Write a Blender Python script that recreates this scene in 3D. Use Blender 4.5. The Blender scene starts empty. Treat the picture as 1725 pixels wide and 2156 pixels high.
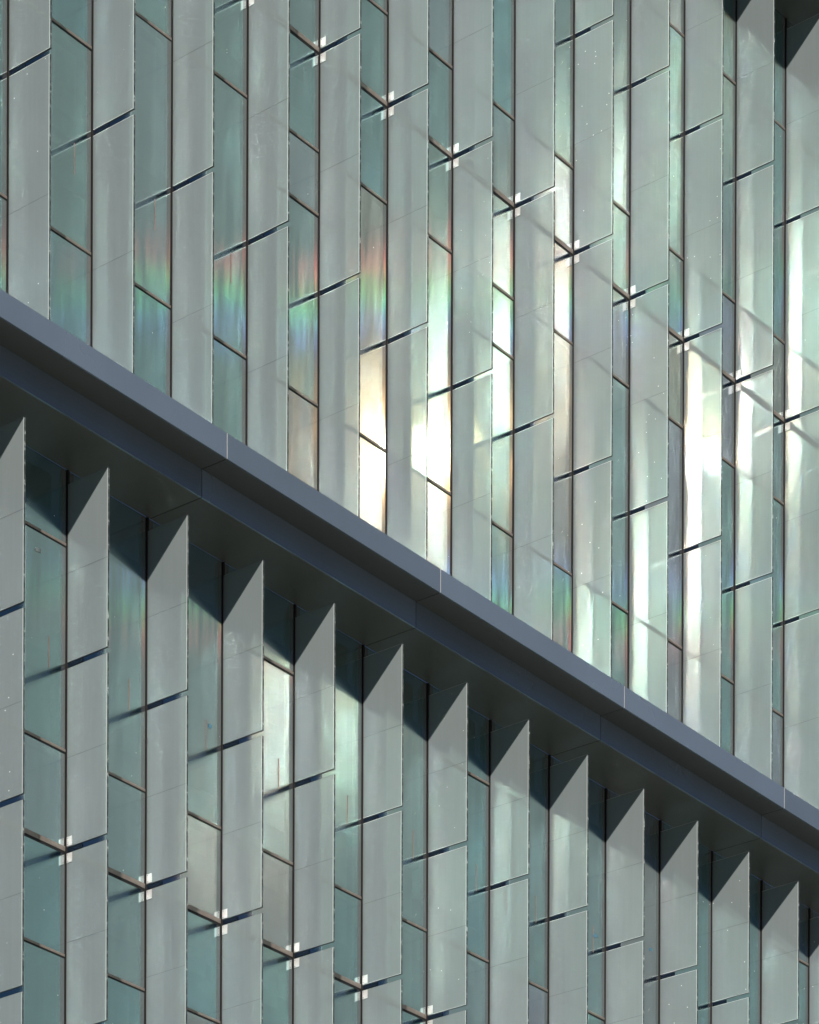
import bpy, math, random
from mathutils import Matrix, Vector
random.seed(7)
R = math.radians
scene = bpy.context.scene
col = scene.collection

# ------------------------------------------------------------------ camera
S = 1.8                                   # metres between two mullions
A = 0.9081                                # facade direction against the picture plane
GROUND = -1.6                             # the camera stands 1.6 m above the ground
ORIGIN = Vector((-3.2852 * S, 28.1661 * S, 0.0))
U = Vector((math.cos(A), math.sin(A), 0))          # along the facade
N = Vector((math.sin(A), -math.cos(A), 0))         # out of the facade

cam_d = bpy.data.cameras.new('camera')
cam = bpy.data.objects.new('camera', cam_d)
col.objects.link(cam)
cam_d.sensor_fit = 'VERTICAL'
cam_d.sensor_height = 24.0
cam_d.sensor_width = 24.0
cam_d.lens = 24.0 * 7253.64 / 2156.0
cam_d.shift_x = (862.5 - 849.6) / 2156.0
cam_d.shift_y = (4732.35 - 1078.0) / 2156.0
cam_d.clip_end = 6000
cam.matrix_world = Matrix.Rotation(R(90), 4, 'X') @ Matrix.Rotation(0.0034, 4, 'Z')
scene.camera = cam

# ------------------------------------------------------------------ light
SUN_EL = R(27.45)
SUN_TH = R(54.9)                          # from the facade's normal, on the near side
to_sun = (N * math.cos(SUN_TH) - U * math.sin(SUN_TH)) * math.cos(SUN_EL) + Vector((0, 0, math.sin(SUN_EL)))
sun_d = bpy.data.lights.new('sun', 'SUN')
sun_d.energy = 5.0
sun_d.angle = R(0.53)
sun_d.color = (1.0, 0.97, 0.92)
sun = bpy.data.objects.new('sun', sun_d)
col.objects.link(sun)
sun.rotation_euler = to_sun.to_track_quat('Z', 'Y').to_euler()
sun.location = to_sun * 200

world = bpy.data.worlds.new('World')
scene.world = world
world.use_nodes = True
wn = world.node_tree
wn.nodes.clear()
sky = wn.nodes.new('ShaderNodeTexSky')
sky.sky_type = 'NISHITA'
sky.sun_disc = False
sky.sun_elevation = SUN_EL
sky.sun_rotation = math.atan2(to_sun.x, to_sun.y)
sky.air_density = 0.45
sky.dust_density = 0.2
sky.ozone_density = 2.0
bg = wn.nodes.new('ShaderNodeBackground')
bg.inputs['Strength'].default_value = 0.05
wo = wn.nodes.new('ShaderNodeOutputWorld')
wn.links.new(sky.outputs[0], bg.inputs[0])
wn.links.new(bg.outputs[0], wo.inputs[0])

scene.view_settings.view_transform = 'Standard'
scene.view_settings.look = 'None'
scene.view_settings.exposure = -0.15
scene.view_settings.gamma = 1.0
cy = scene.cycles
cy.max_bounces = 12
cy.diffuse_bounces = 3
cy.glossy_bounces = 6
cy.transmission_bounces = 6
cy.transparent_max_bounces = 24
cy.caustics_reflective = True
cy.caustics_refractive = True
cy.blur_glossy = 0.0
cy.sample_clamp_indirect = 0.0
cy.sample_clamp_direct = 0.0
cy.use_denoising = True
cy.denoiser = 'OPENIMAGEDENOISE'
cy.use_adaptive_sampling = False
scene.render.use_border=False
cy.use_guiding = True

# ------------------------------------------------------------------ materials
class NT:
    def __init__(self, name):
        self.m = bpy.data.materials.new(name)
        self.m.use_nodes = True
        self.t = self.m.node_tree
        self.t.nodes.clear()
        self.out = self.t.nodes.new('ShaderNodeOutputMaterial')
    def n(self, kind, **kw):
        nd = self.t.nodes.new('ShaderNode' + kind)
        for k, v in kw.items():
            if k in nd.inputs.keys():
                nd.inputs[k].default_value = v
            else:
                setattr(nd, k, v)
        return nd
    def l(self, a, b):
        self.t.links.new(a, b)
    def sh(self, s):
        self.l(s, self.out.inputs['Surface'])
        return self.m
    def math(self, op, a, b=None, clamp=False):
        nd = self.t.nodes.new('ShaderNodeMath'); nd.operation = op; nd.use_clamp = clamp
        for i, v in enumerate((a, b)):
            if v is None: continue
            if isinstance(v, (int, float)): nd.inputs[i].default_value = v
            else: self.l(v, nd.inputs[i])
        return nd.outputs[0]
    def mix(self, fac, a, b):
        nd = self.t.nodes.new('ShaderNodeMixShader')
        if isinstance(fac, (int, float)): nd.inputs[0].default_value = fac
        else: self.l(fac, nd.inputs[0])
        self.l(a, nd.inputs[1]); self.l(b, nd.inputs[2])
        return nd.outputs[0]
    def add(self, a, b):
        nd = self.t.nodes.new('ShaderNodeAddShader')
        self.l(a, nd.inputs[0]); self.l(b, nd.inputs[1])
        return nd.outputs[0]
    def coords(self, scale=(1, 1, 1), rand=0.0, kind='Object'):
        tc = self.n('TexCoord')
        mp = self.n('Mapping')
        mp.inputs['Scale'].default_value = scale
        self.l(tc.outputs[kind], mp.inputs['Vector'])
        if rand:
            oi = self.n('ObjectInfo')
            v = self.n('VectorMath', operation='SCALE')
            cv = self.n('CombineXYZ')
            for i in range(3): self.l(oi.outputs['Random'], cv.inputs[i])
            self.l(cv.outputs[0], v.inputs[0]); v.inputs['Scale'].default_value = rand
            self.l(v.outputs[0], mp.inputs['Location'])
        return mp.outputs[0]
    def noise(self, vec, scale=5, detail=2, rough=.5):
        nd = self.n('TexNoise'); nd.inputs['Scale'].default_value = scale
        nd.inputs['Detail'].default_value = detail; nd.inputs['Roughness'].default_value = rough
        self.l(vec, nd.inputs['Vector'])
        return nd.outputs['Fac']
    def ramp(self, fac, stops):
        nd = self.n('ValToRGB')
        e = nd.color_ramp.elements
        while len(e) < len(stops): e.new(0.5)
        for i, (p, c) in enumerate(stops):
            e[i].position = p
            e[i].color = (c, c, c, 1) if isinstance(c, (int, float)) else (*c, 1)
        self.l(fac, nd.inputs[0])
        return nd.outputs[0]

def simple(name, color, rough=.5, metal=0.0, var=.12, scale=3.0, spec=.5):
    t = NT(name)
    b = t.n('BsdfPrincipled')
    b.inputs['Roughness'].default_value = rough
    b.inputs['Metallic'].default_value = metal
    b.inputs['Specular IOR Level'].default_value = spec
    f = t.noise(t.coords(), scale, 4, .6)
    lo = tuple(c * (1 - var) for c in color); hi = tuple(min(1, c * (1 + var)) for c in color)
    t.l(t.ramp(f, [(.3, lo), (.7, hi)]), b.inputs['Base Color'])
    return t.sh(b.outputs[0])

def metal(name, color, rough, metallic):
    """coated sheet: a slightly different tone for each panel, faint upright rain marks"""
    t = NT(name)
    b = t.n('BsdfPrincipled'); b.inputs['Metallic'].default_value = metallic
    oi = t.n('ObjectInfo')
    runs = t.noise(t.coords((14, 14, .8), 20.0), 1.0, 4, .65)
    cloud = t.noise(t.coords((.5, .5, .5), 8.0), 1.0, 3, .5)
    f = t.math('ADD', t.math('MULTIPLY', runs, .08), t.math('MULTIPLY', cloud, .60))
    f = t.math('ADD', f, t.math('MULTIPLY', oi.outputs['Random'], .32))
    t.l(t.ramp(f, [(.25, tuple(c * .86 for c in color)), (.75, tuple(c * 1.12 for c in color))]), b.inputs['Base Color'])
    t.l(t.ramp(cloud, [(.3, rough * .85), (.7, rough * 1.2)]), b.inputs['Roughness'])
    bump = t.n('Bump'); bump.inputs['Strength'].default_value = .04; bump.inputs['Distance'].default_value = .03
    t.l(t.noise(t.coords((1, 1, 1), 5.0), .8, 2, .5), bump.inputs['Height'])
    t.l(bump.outputs[0], b.inputs['Normal'])
    return t.sh(b.outputs[0])

def specks(t, rand, scale=11.0, thresh=.10, keep=.975):
    """sparse specks of dirt stuck on glass"""
    vec = t.coords((1, 1, 1), rand)
    vo = t.n('TexVoronoi'); vo.inputs['Scale'].default_value = scale
    t.l(vec, vo.inputs['Vector'])
    near = t.math('LESS_THAN', vo.outputs['Distance'], thresh)
    sp = t.n('SeparateColor'); t.l(vo.outputs['Color'], sp.inputs[0])
    return t.math('MULTIPLY', near, t.math('GREATER_THAN', sp.outputs[0], keep))

FIN_CLEAR = .32
PANE_REFL = .72
PANE_SOFT = .64
RGH = .155
ANI = .58
GLARE = .00042
RAINBOW = .00062

def lobe(t, weight, rough, color=(1, 1, 1), normal=None, dist='BECKMANN', aniso=0.0, along=(1, 0, 0)):
    g = t.n('BsdfGlossy'); g.distribution = dist
    g.inputs['Roughness'].default_value = rough
    if isinstance(weight, (int, float)):
        g.inputs['Color'].default_value = tuple(weight * c for c in color) + (1,)
    else:
        v = t.n('VectorMath', operation='SCALE'); v.inputs[0].default_value = color
        t.l(weight, v.inputs['Scale']); t.l(v.outputs[0], g.inputs['Color'])
    if normal is not None: t.l(normal, g.inputs['Normal'])
    if aniso:                              # drawn glass: its waves run upright, so it spreads light up and down
        g.inputs['Anisotropy'].default_value = aniso
        vt = t.n('VectorTransform', vector_type='VECTOR', convert_from='OBJECT', convert_to='WORLD')
        vt.inputs[0].default_value = along
        t.l(vt.outputs[0], g.inputs['Tangent'])
    return g.outputs[0]

def tilted(t, deg):
    """the surface normal leaned up or down, as the lines of a grating lean the light of one colour"""
    geo = t.n('NewGeometry')
    ad = t.n('VectorMath', operation='ADD'); t.l(geo.outputs['Normal'], ad.inputs[0])
    ad.inputs[1].default_value = (0, 0, math.tan(R(deg)))
    nm = t.n('VectorMath', operation='NORMALIZE'); t.l(ad.outputs[0], nm.inputs[0])
    return nm.outputs[0]

def fin_glass():
    t = NT('fritted_fin_glass')
    base = t.n('BsdfDiffuse')
    vec = t.coords((1, 1, .35), 60.0)
    f = t.noise(vec, 2.2, 5, .6)
    streak = t.noise(t.coords((1, 9, .22), 15.0), 2.0, 4, .65)
    oi = t.n('ObjectInfo')
    f = t.math('ADD', t.math('MULTIPLY', f, .45), t.math('MULTIPLY', streak, .40))
    f = t.math('ADD', f, t.math('MULTIPLY', oi.outputs['Random'], .22))
    t.l(t.ramp(f, [(.25, (.250, .285, .280)), (.75, (.295, .330, .324))]), base.inputs['Color'])
    clear = t.n('BsdfTransparent'); clear.inputs[0].default_value = (.82, .93, .91, 1)
    s = t.mix(FIN_CLEAR, base.outputs[0], clear.outputs[0])
    bump = t.n('Bump'); bump.inputs['Strength'].default_value = .14; bump.inputs['Distance'].default_value = .02
    t.l(t.noise(t.coords((1, 1, .45), 31.0), 1.6, 2, .5), bump.inputs['Height'])
    s = t.add(s, lobe(t, .00030, .03, (1, .64, .36), bump.outputs[0]))
    s = t.add(s, lobe(t, .00052, .065, (1, .54, .22), bump.outputs[0]))
    s = t.add(s, lobe(t, GLARE, .105, (1, .50, .17), bump.outputs[0]))
    s = t.add(s, lobe(t, .0009, .30, (1, .66, .36)))
    # the ruled frit splits the sun into colours above and below the straight reflection
    tc = t.coords((1, 1, 1), 0)
    sp = t.n('SeparateXYZ'); t.l(tc, sp.inputs[0])
    st = t.math('SINE', t.math('MULTIPLY', sp.outputs['Y'], 260.0))
    st = t.math('ADD', t.math('MULTIPLY', st, .35), .65)
    pt = t.ramp(t.noise(t.coords((1, 6, .5), 77.0), 1.3, 4, .65), [(.40, .08), (.62, 1.0)])
    w = t.math('MULTIPLY', t.math('MULTIPLY', st, pt), RAINBOW)
    for sg in (1, -1):
        for deg, c in ((1.52, (1, .14, .12)), (1.27, (.16, 1, .20)), (1.06, (.15, .30, 1))):
            s = t.add(s, lobe(t, w, .09, c, tilted(t, sg * deg), 'BECKMANN', .82, (0, 0, 1)))
    dirt = t.n('BsdfDiffuse'); dirt.inputs['Color'].default_value = (.8, .78, .7, 1)
    s = t.mix(specks(t, 17.0), s, dirt.outputs[0])
    return t.sh(s)

def pane_glass():
    t = NT('window_glass')
    clear = t.n('BsdfTransparent'); clear.inputs[0].default_value = (.50, .62, .60, 1)
    bump = t.n('Bump'); bump.inputs['Strength'].default_value = .10; bump.inputs['Distance'].default_value = .02
    t.l(t.noise(t.coords((1, 1, .6), 43.0), .9, 2, .5), bump.inputs['Height'])
    gl = lobe(t, 1.0, .03, (1, 1, 1), bump.outputs[0])
    g2 = lobe(t, 1.0, RGH, (1, 1, 1), bump.outputs[0], 'BECKMANN', ANI)
    oi = t.n('ObjectInfo')
    tint = t.ramp(oi.outputs['Random'], [(0, (.48, .71, .74)), (.35, (.52, .72, .71)), (.65, (.58, .74, .76)), (.82, (.62, .68, .75)), (1, (.68, .75, .69))])
    for sh in (gl, g2): t.l(tint, sh.node.inputs['Color'])
    s = t.mix(PANE_REFL, clear.outputs[0], gl)
    s = t.mix(PANE_SOFT, s, g2)
    dirt = t.n('BsdfDiffuse'); dirt.inputs['Color'].default_value = (.75, .74, .66, 1)
    s = t.mix(specks(t, 23.0, 10, .09, .975), s, dirt.outputs[0])
    return t.sh(s)

def pane_border():
    t = NT('printed_window_border')
    d = t.n('BsdfDiffuse'); d.inputs['Color'].default_value = (.055, .056, .054, 1)
    g = lobe(t, .42, .05, (.8, .9, .9))
    return t.sh(t.add(d.outputs[0], g))

def clear_back():
    t = NT('clear_glass_face')
    c = t.n('BsdfTransparent'); c.inputs[0].default_value = (.97, .99, .985, 1)
    g = t.n('BsdfGlossy'); g.inputs['Roughness'].default_value = .02
    return t.sh(t.mix(.03, c.outputs[0], g.outputs[0]))

def edge_glass():
    t = NT('polished_glass_edge')
    d = t.n('BsdfPrincipled'); d.inputs['Roughness'].default_value = .15
    vec = t.coords((1, 1, 1), 9.0)
    t.l(t.ramp(t.noise(vec, 9, 4, .7), [(.40, (.05, .06, .055)), (.58, (.12, .14, .13)), (.70, (.50, .53, .50))]), d.inputs['Base Color'])
    return t.sh(d.outputs[0])

M = {}
M['fin'] = fin_glass()
M['pane'] = pane_glass()
M['border'] = pane_border()
M['fin_back'] = clear_back()
M['edge'] = edge_glass()
M['edge_lit'] = simple('pale_glint_and_tape', (.55, .56, .53), .3, 0, .05, 8)  # pale colour painted in for glints on glass edges; also the white tape
M['seam'] = simple('silicone_seam', (.06, .065, .065), .6)
M['mullion'] = simple('bronze_aluminium', (.020, .018, .018), .55, .0, .2, 6, .15)
M['trim'] = simple('pale_bronze_trim', (.26, .22, .185), .4, .2, .2, 6)
M['mullion_edge'] = simple('dark_bronze_edge', (.028, .024, .022), .4, .2, .2, 6)
M['gasket'] = simple('black_gasket', (.012, .012, .012), .7)
M['gap_reflection'] = simple('dark_gap_reflection', (.008, .013, .022), .9, .0, .1, 8, .0)  # dark colour painted in for what the glass mirrors in the joints
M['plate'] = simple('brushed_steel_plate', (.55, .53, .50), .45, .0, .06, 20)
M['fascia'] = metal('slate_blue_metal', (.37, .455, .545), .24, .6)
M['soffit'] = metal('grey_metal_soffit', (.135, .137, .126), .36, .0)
M['slab'] = simple('dark_spandrel', (.03, .033, .035), .8)
M['blind'] = simple('grey_roller_blind', (.16, .19, .19), .9, 0, .15, .7)
M['orange'] = simple('orange_cord', (.26, .13, .10), .6)
M['tape'] = simple('blue_tape', (.10, .24, .33), .5)
M['ground'] = simple('paved_ground', (.17, .17, .15), .9, 0, .25, .2)
M['wall'] = simple('rendered_base_wall', (.25, .25, .24), .9)

# ------------------------------------------------------------------ mesh helper
class MB:
    """boxes in facade coordinates (u, n, z in units of S); the mesh itself is x = u, y = -n, z in metres about an origin"""
    def __init__(self, o=(0, 0, 0)):
        self.v = []; self.f = []; self.mi = []; self.mats = []; self.o = o
    def slot(self, m):
        if m not in self.mats: self.mats.append(m)
        return self.mats.index(m)
    def box(self, u0, u1, n0, n1, z0, z1, mat, faces=None):
        """faces: dict of material by side: u-, u+, n-, n+, z-, z+"""
        faces = faces or {}
        b = len(self.v)
        for z in (z0, z1):
            for n in (n0, n1):
                for u in (u0, u1):
                    self.v.append(((u - self.o[0]) * S, -(n - self.o[1]) * S, (z - self.o[2]) * S))
        q = {'z-': (0, 1, 3, 2), 'z+': (4, 6, 7, 5), 'n-': (0, 4, 5, 1), 'n+': (2, 3, 7, 6), 'u-': (0, 2, 6, 4), 'u+': (1, 5, 7, 3)}
        for k, ids in q.items():
            m = faces.get(k, mat)
            if m is None: continue
            self.f.append([b + i for i in ids]); self.mi.append(self.slot(m))
    def poly(self, pts, mat):
        b = len(self.v)
        for u, n, z in pts:
            self.v.append(((u - self.o[0]) * S, -(n - self.o[1]) * S, (z - self.o[2]) * S))
        self.f.append(list(range(b, b + len(pts)))); self.mi.append(self.slot(mat))
    def build(self, name, parent=None, loc=None):
        me = bpy.data.meshes.new(name)
        me.from_pydata(self.v, [], self.f)
        for m in self.mats: me.materials.append(M[m])
        for p, i in zip(me.polygons, self.mi): p.material_index = i
        me.update()
        o = bpy.data.objects.new(name, me)
        col.objects.link(o)
        if parent is not None:
            o.parent = parent
        if loc is not None: o.location = loc
        return o

def local(u, n, z):                        # facade coordinates -> building coordinates
    return Vector((u * S, -n * S, z * S))
def world_pt(u, n, z):
    return ORIGIN + U * (u * S) + N * (n * S) + Vector((0, 0, z * S))

# ------------------------------------------------------------------ measures (units of S)
D = 0.4806                                # depth of a fin
SET = 0.2762                              # the lower storeys stand back by this
ZUT, ZUB, ZLB = 15.4698, 15.2532, 15.0114 # ledge: top, upper fascia's foot, soffit
NU, NL = 0.6150, 0.3286                   # how far the two fascias stand out
RISE = 9.345                              # from one ledge to the next
K0, K1 = -2, 15
UP_JOINTS = [17.754, 19.954, 22.123]
LO_JOINTS = [13.358, 11.796, 10.234, 8.672]
UP_TRANS = [16.73, 19.04, 19.954, 20.80, 23.13]
LO_TRANS = [12.63, 11.796, 10.90, 9.47]
VENT_COLS = (0, 3, 6, 12)
BAND2 = RISE
TAPES = [(8, -1, 8.809, 13.442, .040, .020), (9, -1, 9.826, 13.605, .030, .016), (2, -1, 2.828, 13.492, .022, .020), (0, -1, .641, 14.201, .035, .018)]

# ------------------------------------------------------------------ setting
g = MB()
me = bpy.data.meshes.new('ground')
me.from_pydata([(-3000, -3000, GROUND), (3000, -3000, GROUND), (3000, 3000, GROUND), (-3000, 3000, GROUND)], [], [(0, 1, 2, 3)])
me.materials.append(M['ground'])
go = bpy.data.objects.new('ground', me); col.objects.link(go); go['kind'] = 'structure'

# ------------------------------------------------------------------ the building
bld = bpy.data.objects.new('glass_building', None)
col.objects.link(bld)
bld.location = ORIGIN; bld.rotation_euler = (0, 0, A)
bld['label'] = 'tall glass office building with bronze mullions, teal windows and a blue-grey stepped ledge'
bld['category'] = 'building'

def ledge(dz, dn):
    """one stepped ledge; panels three modules long"""
    o = (K0, dn, ZLB + dz)
    core = MB(o)
    e = .004
    core.box(K0, K1, dn - SET, dn + NL - .02, ZLB + dz + .01, ZUB + dz - .002, 'slab')
    core.box(K0, K1, dn - .10, dn + NU - .02, ZUB + dz + .01, ZUT + dz - .01, 'slab')
    lo = core.build('ledge', bld, local(*o))
    us = [-0.9748 + 3 * i for i in range(-1, 6)]
    us[0] = K0
    us = [K0] + [u for u in us if u > K0 + .2] + [K1]
    gp = .0045
    for a, b in zip(us, us[1:]):
        for name, n0, n1, z0, z1, mat in (
                ('fascia_panel', NU - .015, NU, ZUB, ZUT, 'fascia'),
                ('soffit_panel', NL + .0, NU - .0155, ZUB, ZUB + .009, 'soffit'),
                ('fascia_panel', NL - .015, NL, ZLB, ZUB - .0005, 'fascia'),
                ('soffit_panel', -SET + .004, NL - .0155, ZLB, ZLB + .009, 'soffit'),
                ('top_panel', -.02, NU - .0155, ZUT - .009, ZUT, 'fascia')):
            oo = (a, dn + n0, z0 + dz)
            mb = MB(oo)
            mb.box(a + gp, b - gp, dn + n0, dn + n1, z0 + dz, z1 + dz, mat)
            p = mb.build(name, lo, local(*oo) - local(*o))
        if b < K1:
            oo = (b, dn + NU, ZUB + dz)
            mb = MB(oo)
            mb.box(b - .0035, b + .0035, dn + NU - .014, dn + NU + .001, ZUB + dz + .0005, ZUT + dz - .0005, 'plate')  # pale strip painted in for the sunlit edge of the joint
            mb.build('seam_glint', lo, local(*oo) - local(*o))
    return lo
ledge(0, 0)
ledge(BAND2, SET)

def mullion(k, n0, z0, z1):
    o = (k, n0, z0)
    mb = MB(o)
    w = .0115
    mb.box(k - w, k + w, n0 - .08, n0 + .004, z0, z1, 'mullion')
    mb.box(k - w - .007, k - w - .001, n0 - .08, n0 + .002, z0, z1, 'mullion_edge')
    mb.box(k + w + .001, k + w + .007, n0 - .08, n0 + .002, z0, z1, 'mullion_edge')
    mb.box(k - .010, k + .010, n0 + .0045, n0 + .011, z0, z1, 'gasket')
    return mb.build('mullion', bld, local(*o))

def bay(c, n0, z0, z1, trans, heavy, vents, slabs):
    """the windows between mullion c and c + 1"""
    o = (c, n0, z0)
    w = .0225
    a, b = c + w + .001, c + 1 - w - .001
    fr = MB(o)
    # dark reveal behind the glass and the slabs of the floors
    fr.box(a, b, n0 - .62, n0 - .60, z0, z1, 'slab')
    body = fr.build('window_bay', bld, local(*o))
    for s in slabs:
        oo = (a, n0, s)
        mb = MB(oo)
        mb.box(a, b, n0 - .598, n0 - .09, s - .09, s + .09, 'slab')
        mb.build('floor_slab', body, local(*oo) - local(*o))
    cuts = sorted(trans + vents)
    th = {t: (.030 if t in heavy else .016) for t in cuts}
    zs = [z0] + cuts + [z1]
    for t in cuts:
        oo = (a, n0, t)
        mb = MB(oo)
        h = th[t]
        mb.box(a, b, n0 - .06, n0 + .007, t - h * .35, t + h, 'trim')
        mb.box(a, b, n0 - .06, n0 + .004, t - h * 1.1, t - h * .36, 'gasket')
        mb.build('transom', body, local(*oo) - local(*o))
    for i, (p, q) in enumerate(zip(zs, zs[1:])):
        p2 = p + (th[p] + .001 if p in th else 0); q2 = q - (th[q] * 1.1 + .001 if q in th else 0)
        cu, cz = (a + b) / 2, (p2 + q2) / 2
        oo = (cu, n0, cz)
        mb = MB(oo)
        bw = .050
        mb.box(a + bw, b - bw, n0 - .012, n0, p2, q2, 'gasket', {'n+': 'pane', 'n-': None})
        mb.box(a, a + bw, n0 - .012, n0, p2, q2, 'gasket', {'n+': 'border', 'n-': None})
        mb.box(b - bw, b, n0 - .012, n0, p2, q2, 'gasket', {'n+': 'border', 'n-': None})
        pn = mb.build('pane', body, local(*oo) - local(*o))
        pn.rotation_euler = (random.gauss(0, .0015), 0, random.gauss(0, .0024))
        bl = MB(oo)
        drop = random.choice((.0, .0, .25, .5, 1.0))
        if drop and q2 - p2 > .5:
            bl.box(a + .02, b - .02, n0 - .16, n0 - .155, q2 - (q2 - p2) * drop, q2, 'blind')
            bl.build('blind', body, local(*oo) - local(*o))
    low = n0 < -.01
    if 0 <= c <= (8 if low else 2):
        z = (13.262, 13.530) if low else (17.305, 17.570)
        oo = (c + .775, n0, z[0])
        mb = MB(oo)
        mb.box(c + .773, c + .777, n0 + .0015, n0 + .004, z[0], z[1], 'orange')
        mb.build('orange_cord', body, local(*oo) - local(*o))
    for tc, tn, tu, tz, tw, thh in TAPES:
        if tc == c and (tn < 0) == low:
            oo = (tu, n0, tz)
            mb = MB(oo)
            q = [(tu - tw, tz - thh), (tu + tw, tz - thh * .7), (tu + tw * .9, tz + thh), (tu - tw * .8, tz + thh * .8)]
            mb.poly([(x, n0 + .0045, z) for x, z in q], 'tape' if tu > 1 else 'edge_lit')
            mb.poly([(x, n0 + .0030, z) for x, z in reversed(q)], 'tape' if tu > 1 else 'edge_lit')
            mb.build('tape_piece', body, local(*oo) - local(*o))
    return body

ZTOP = ZLB + BAND2
for k in range(K0, K1 + 1):
    mullion(k, 0, ZUT, ZTOP)
    mullion(k, -SET, LO_JOINTS[-1], ZLB)
for c in range(K0, K1):
    bay(c, 0, ZUT, ZTOP, UP_TRANS, [19.954], [18.46] if c in VENT_COLS else [], UP_JOINTS)
    bay(c, -SET, LO_JOINTS[-1], ZLB, LO_TRANS, [11.796], [14.37] if c in VENT_COLS else [], LO_JOINTS)
base = MB((K0, -SET, GROUND / S))
base.box(K0, K1, -SET - .7, -SET, GROUND / S, LO_JOINTS[-1] - .001, 'wall')
base.build('base_wall', bld, local(K0, -SET, GROUND / S))
top = MB((K0, 0, ZTOP))
top.box(K0, K1, -.7, SET - .1, ZUT + BAND2, ZUT + BAND2 + 6, 'wall')
top.build('upper_wall', bld, local(K0, 0, ZTOP))

# ------------------------------------------------------------------ glass fins
GAP = .0255                                # half the gap between two panels
TH = .0085                                # half the thickness
FIN_TILT = R(-1.2)
def fin(k, n0, z0, z1, plate_top, plate_bottom, lit, label, row):
    root = bpy.data.objects.new('glass_fin', None)
    col.objects.link(root)
    root.location = world_pt(k, n0 + .012, z0)
    root.rotation_euler = (0, 0, A + FIN_TILT + random.gauss(0, .0022))
    root['label'] = label; root['category'] = 'glass fin'
    root['group'] = 'upright glass fins standing out from the facade'
    o = (k, n0 + .012, z0)
    mb = MB(o)
    zm = (z0 + z1) / 2
    na, nb = n0 + .012, n0 + D
    mb.box(k - TH, k + TH, na, nb, z0, z1, 'edge', {'u-': 'fin', 'u+': 'fin_back', 'n-': 'gasket', 'z-': 'seam', 'z+': 'seam'})
    mb.build('glass_panel', root)
    sm = MB(o)
    sm.box(k - TH - .0012, k - TH - .0004, na, nb, zm - .0012, zm + .0012, 'seam')
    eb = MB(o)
    eb.box(k - TH - .0012, k - TH - .0004, nb - .0085, nb - .0040, z0 + .004, z1 - .004, 'edge_lit')  # bright line of the free edge, painted as a pale strip
    eb.build('edge_glint', root)
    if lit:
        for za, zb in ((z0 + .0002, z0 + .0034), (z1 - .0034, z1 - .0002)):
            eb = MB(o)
            eb.box(k - TH - .0012, k - TH - .0004, na, nb, za, zb, 'edge_lit')  # sun glint along the gap, painted as a pale strip
            eb.build('edge_glint', root)
    sm.build('seam', root)
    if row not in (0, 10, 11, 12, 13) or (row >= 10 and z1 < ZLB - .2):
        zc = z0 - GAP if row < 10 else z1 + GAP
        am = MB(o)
        am.box(k - TH * .8, k + TH * .8, n0 + .02, n0 + .19, zc - .017, zc + .017, 'gap_reflection')  # added bar, stands in for the dark reflection in the gap
        am.build('gap_reflection_bar', root)
    h = .078
    for on, a, b in ((plate_bottom, z0 + .006, z0 + .006 + h), (plate_top, z1 - .006 - h, z1 - .006)):
        if on:
            pm = MB(o)
            pm.box(k - TH - .006, k - TH - .0015, na + .004, na + .064, a, b, 'plate')
            for zz in (a + .012, b - .012):
                pm.box(k - TH - .0075, k - TH - .0061, na + .012, na + .018, zz - .003, zz + .003, 'gasket')
            pm.build('fixing_plate', root)
    return root

ORD = 'first second third fourth fifth sixth seventh eighth ninth tenth eleventh twelfth thirteenth fourteenth'.split()
# row: text, first and last fin in view
ROWS = {0: ('glass fin standing on top of the blue-grey ledge, %s from the left', 0, 12),
        1: ('glass fin in the second row above the blue-grey ledge, %s from the left', 0, 12),
        2: ('glass fin above the ledge with a white plate at its foot, %s from the left', 4, 12),
        3: ('glass fin in the topmost row of the photo, above all white plates, %s from left', 8, 12),
        10: ('glass fin hanging right under the ledge, dark shadow across its top, %s from left', 0, 13),
        11: ('glass fin in the second row down below the ledge, %s from the left', 0, 12),
        12: ('glass fin in the third row down below the ledge, %s from the left', 0, 6),
        13: ('glass fin in the bottom left corner of the photo, lowest of all', 0, 0)}
def fin_label(row, k):
    text, a, b = ROWS[row]
    if a <= k <= b:
        return text % ORD[k - a] if '%s' in text else text
    if k < a and not (row in (2, 3) and k >= 0):
        return 'glass fin of the same facade beyond the left edge of the photo'
    if row in (2, 3):
        return 'glass fin of the same facade above the top edge of the photo'
    if row in (11, 12, 13) and k < 13:
        return 'glass fin of the same facade below the bottom edge of the photo'
    return 'glass fin of the same facade beyond the right edge of the photo'

rows_up = [ZUT] + UP_JOINTS + [ZTOP]
rows_lo = [ZLB] + LO_JOINTS
for k in range(K0, K1 + 1):
    for i, (a, b) in enumerate(zip(rows_up, rows_up[1:])):
        if (i == 2 and k < 2) or (i == 3 and k < 6): continue
        fin(k, 0, a + (GAP if i else .002), b - (GAP if i < 3 else .1215), b == 19.954, a == 19.954,
            17.754 in (a, b) or 22.123 in (a, b), fin_label(i, k), i)
    for i, (b, a) in enumerate(zip(rows_lo, rows_lo[1:])):
        if (i == 2 and k > 9) or (i == 3 and k > 3): continue
        fin(k, -SET, a + GAP, b - (GAP if i else .1215), b == 11.796, a == 11.796, k > 4 and 13.358 in (a, b),
            fin_label(10 + i, k), 10 + i)
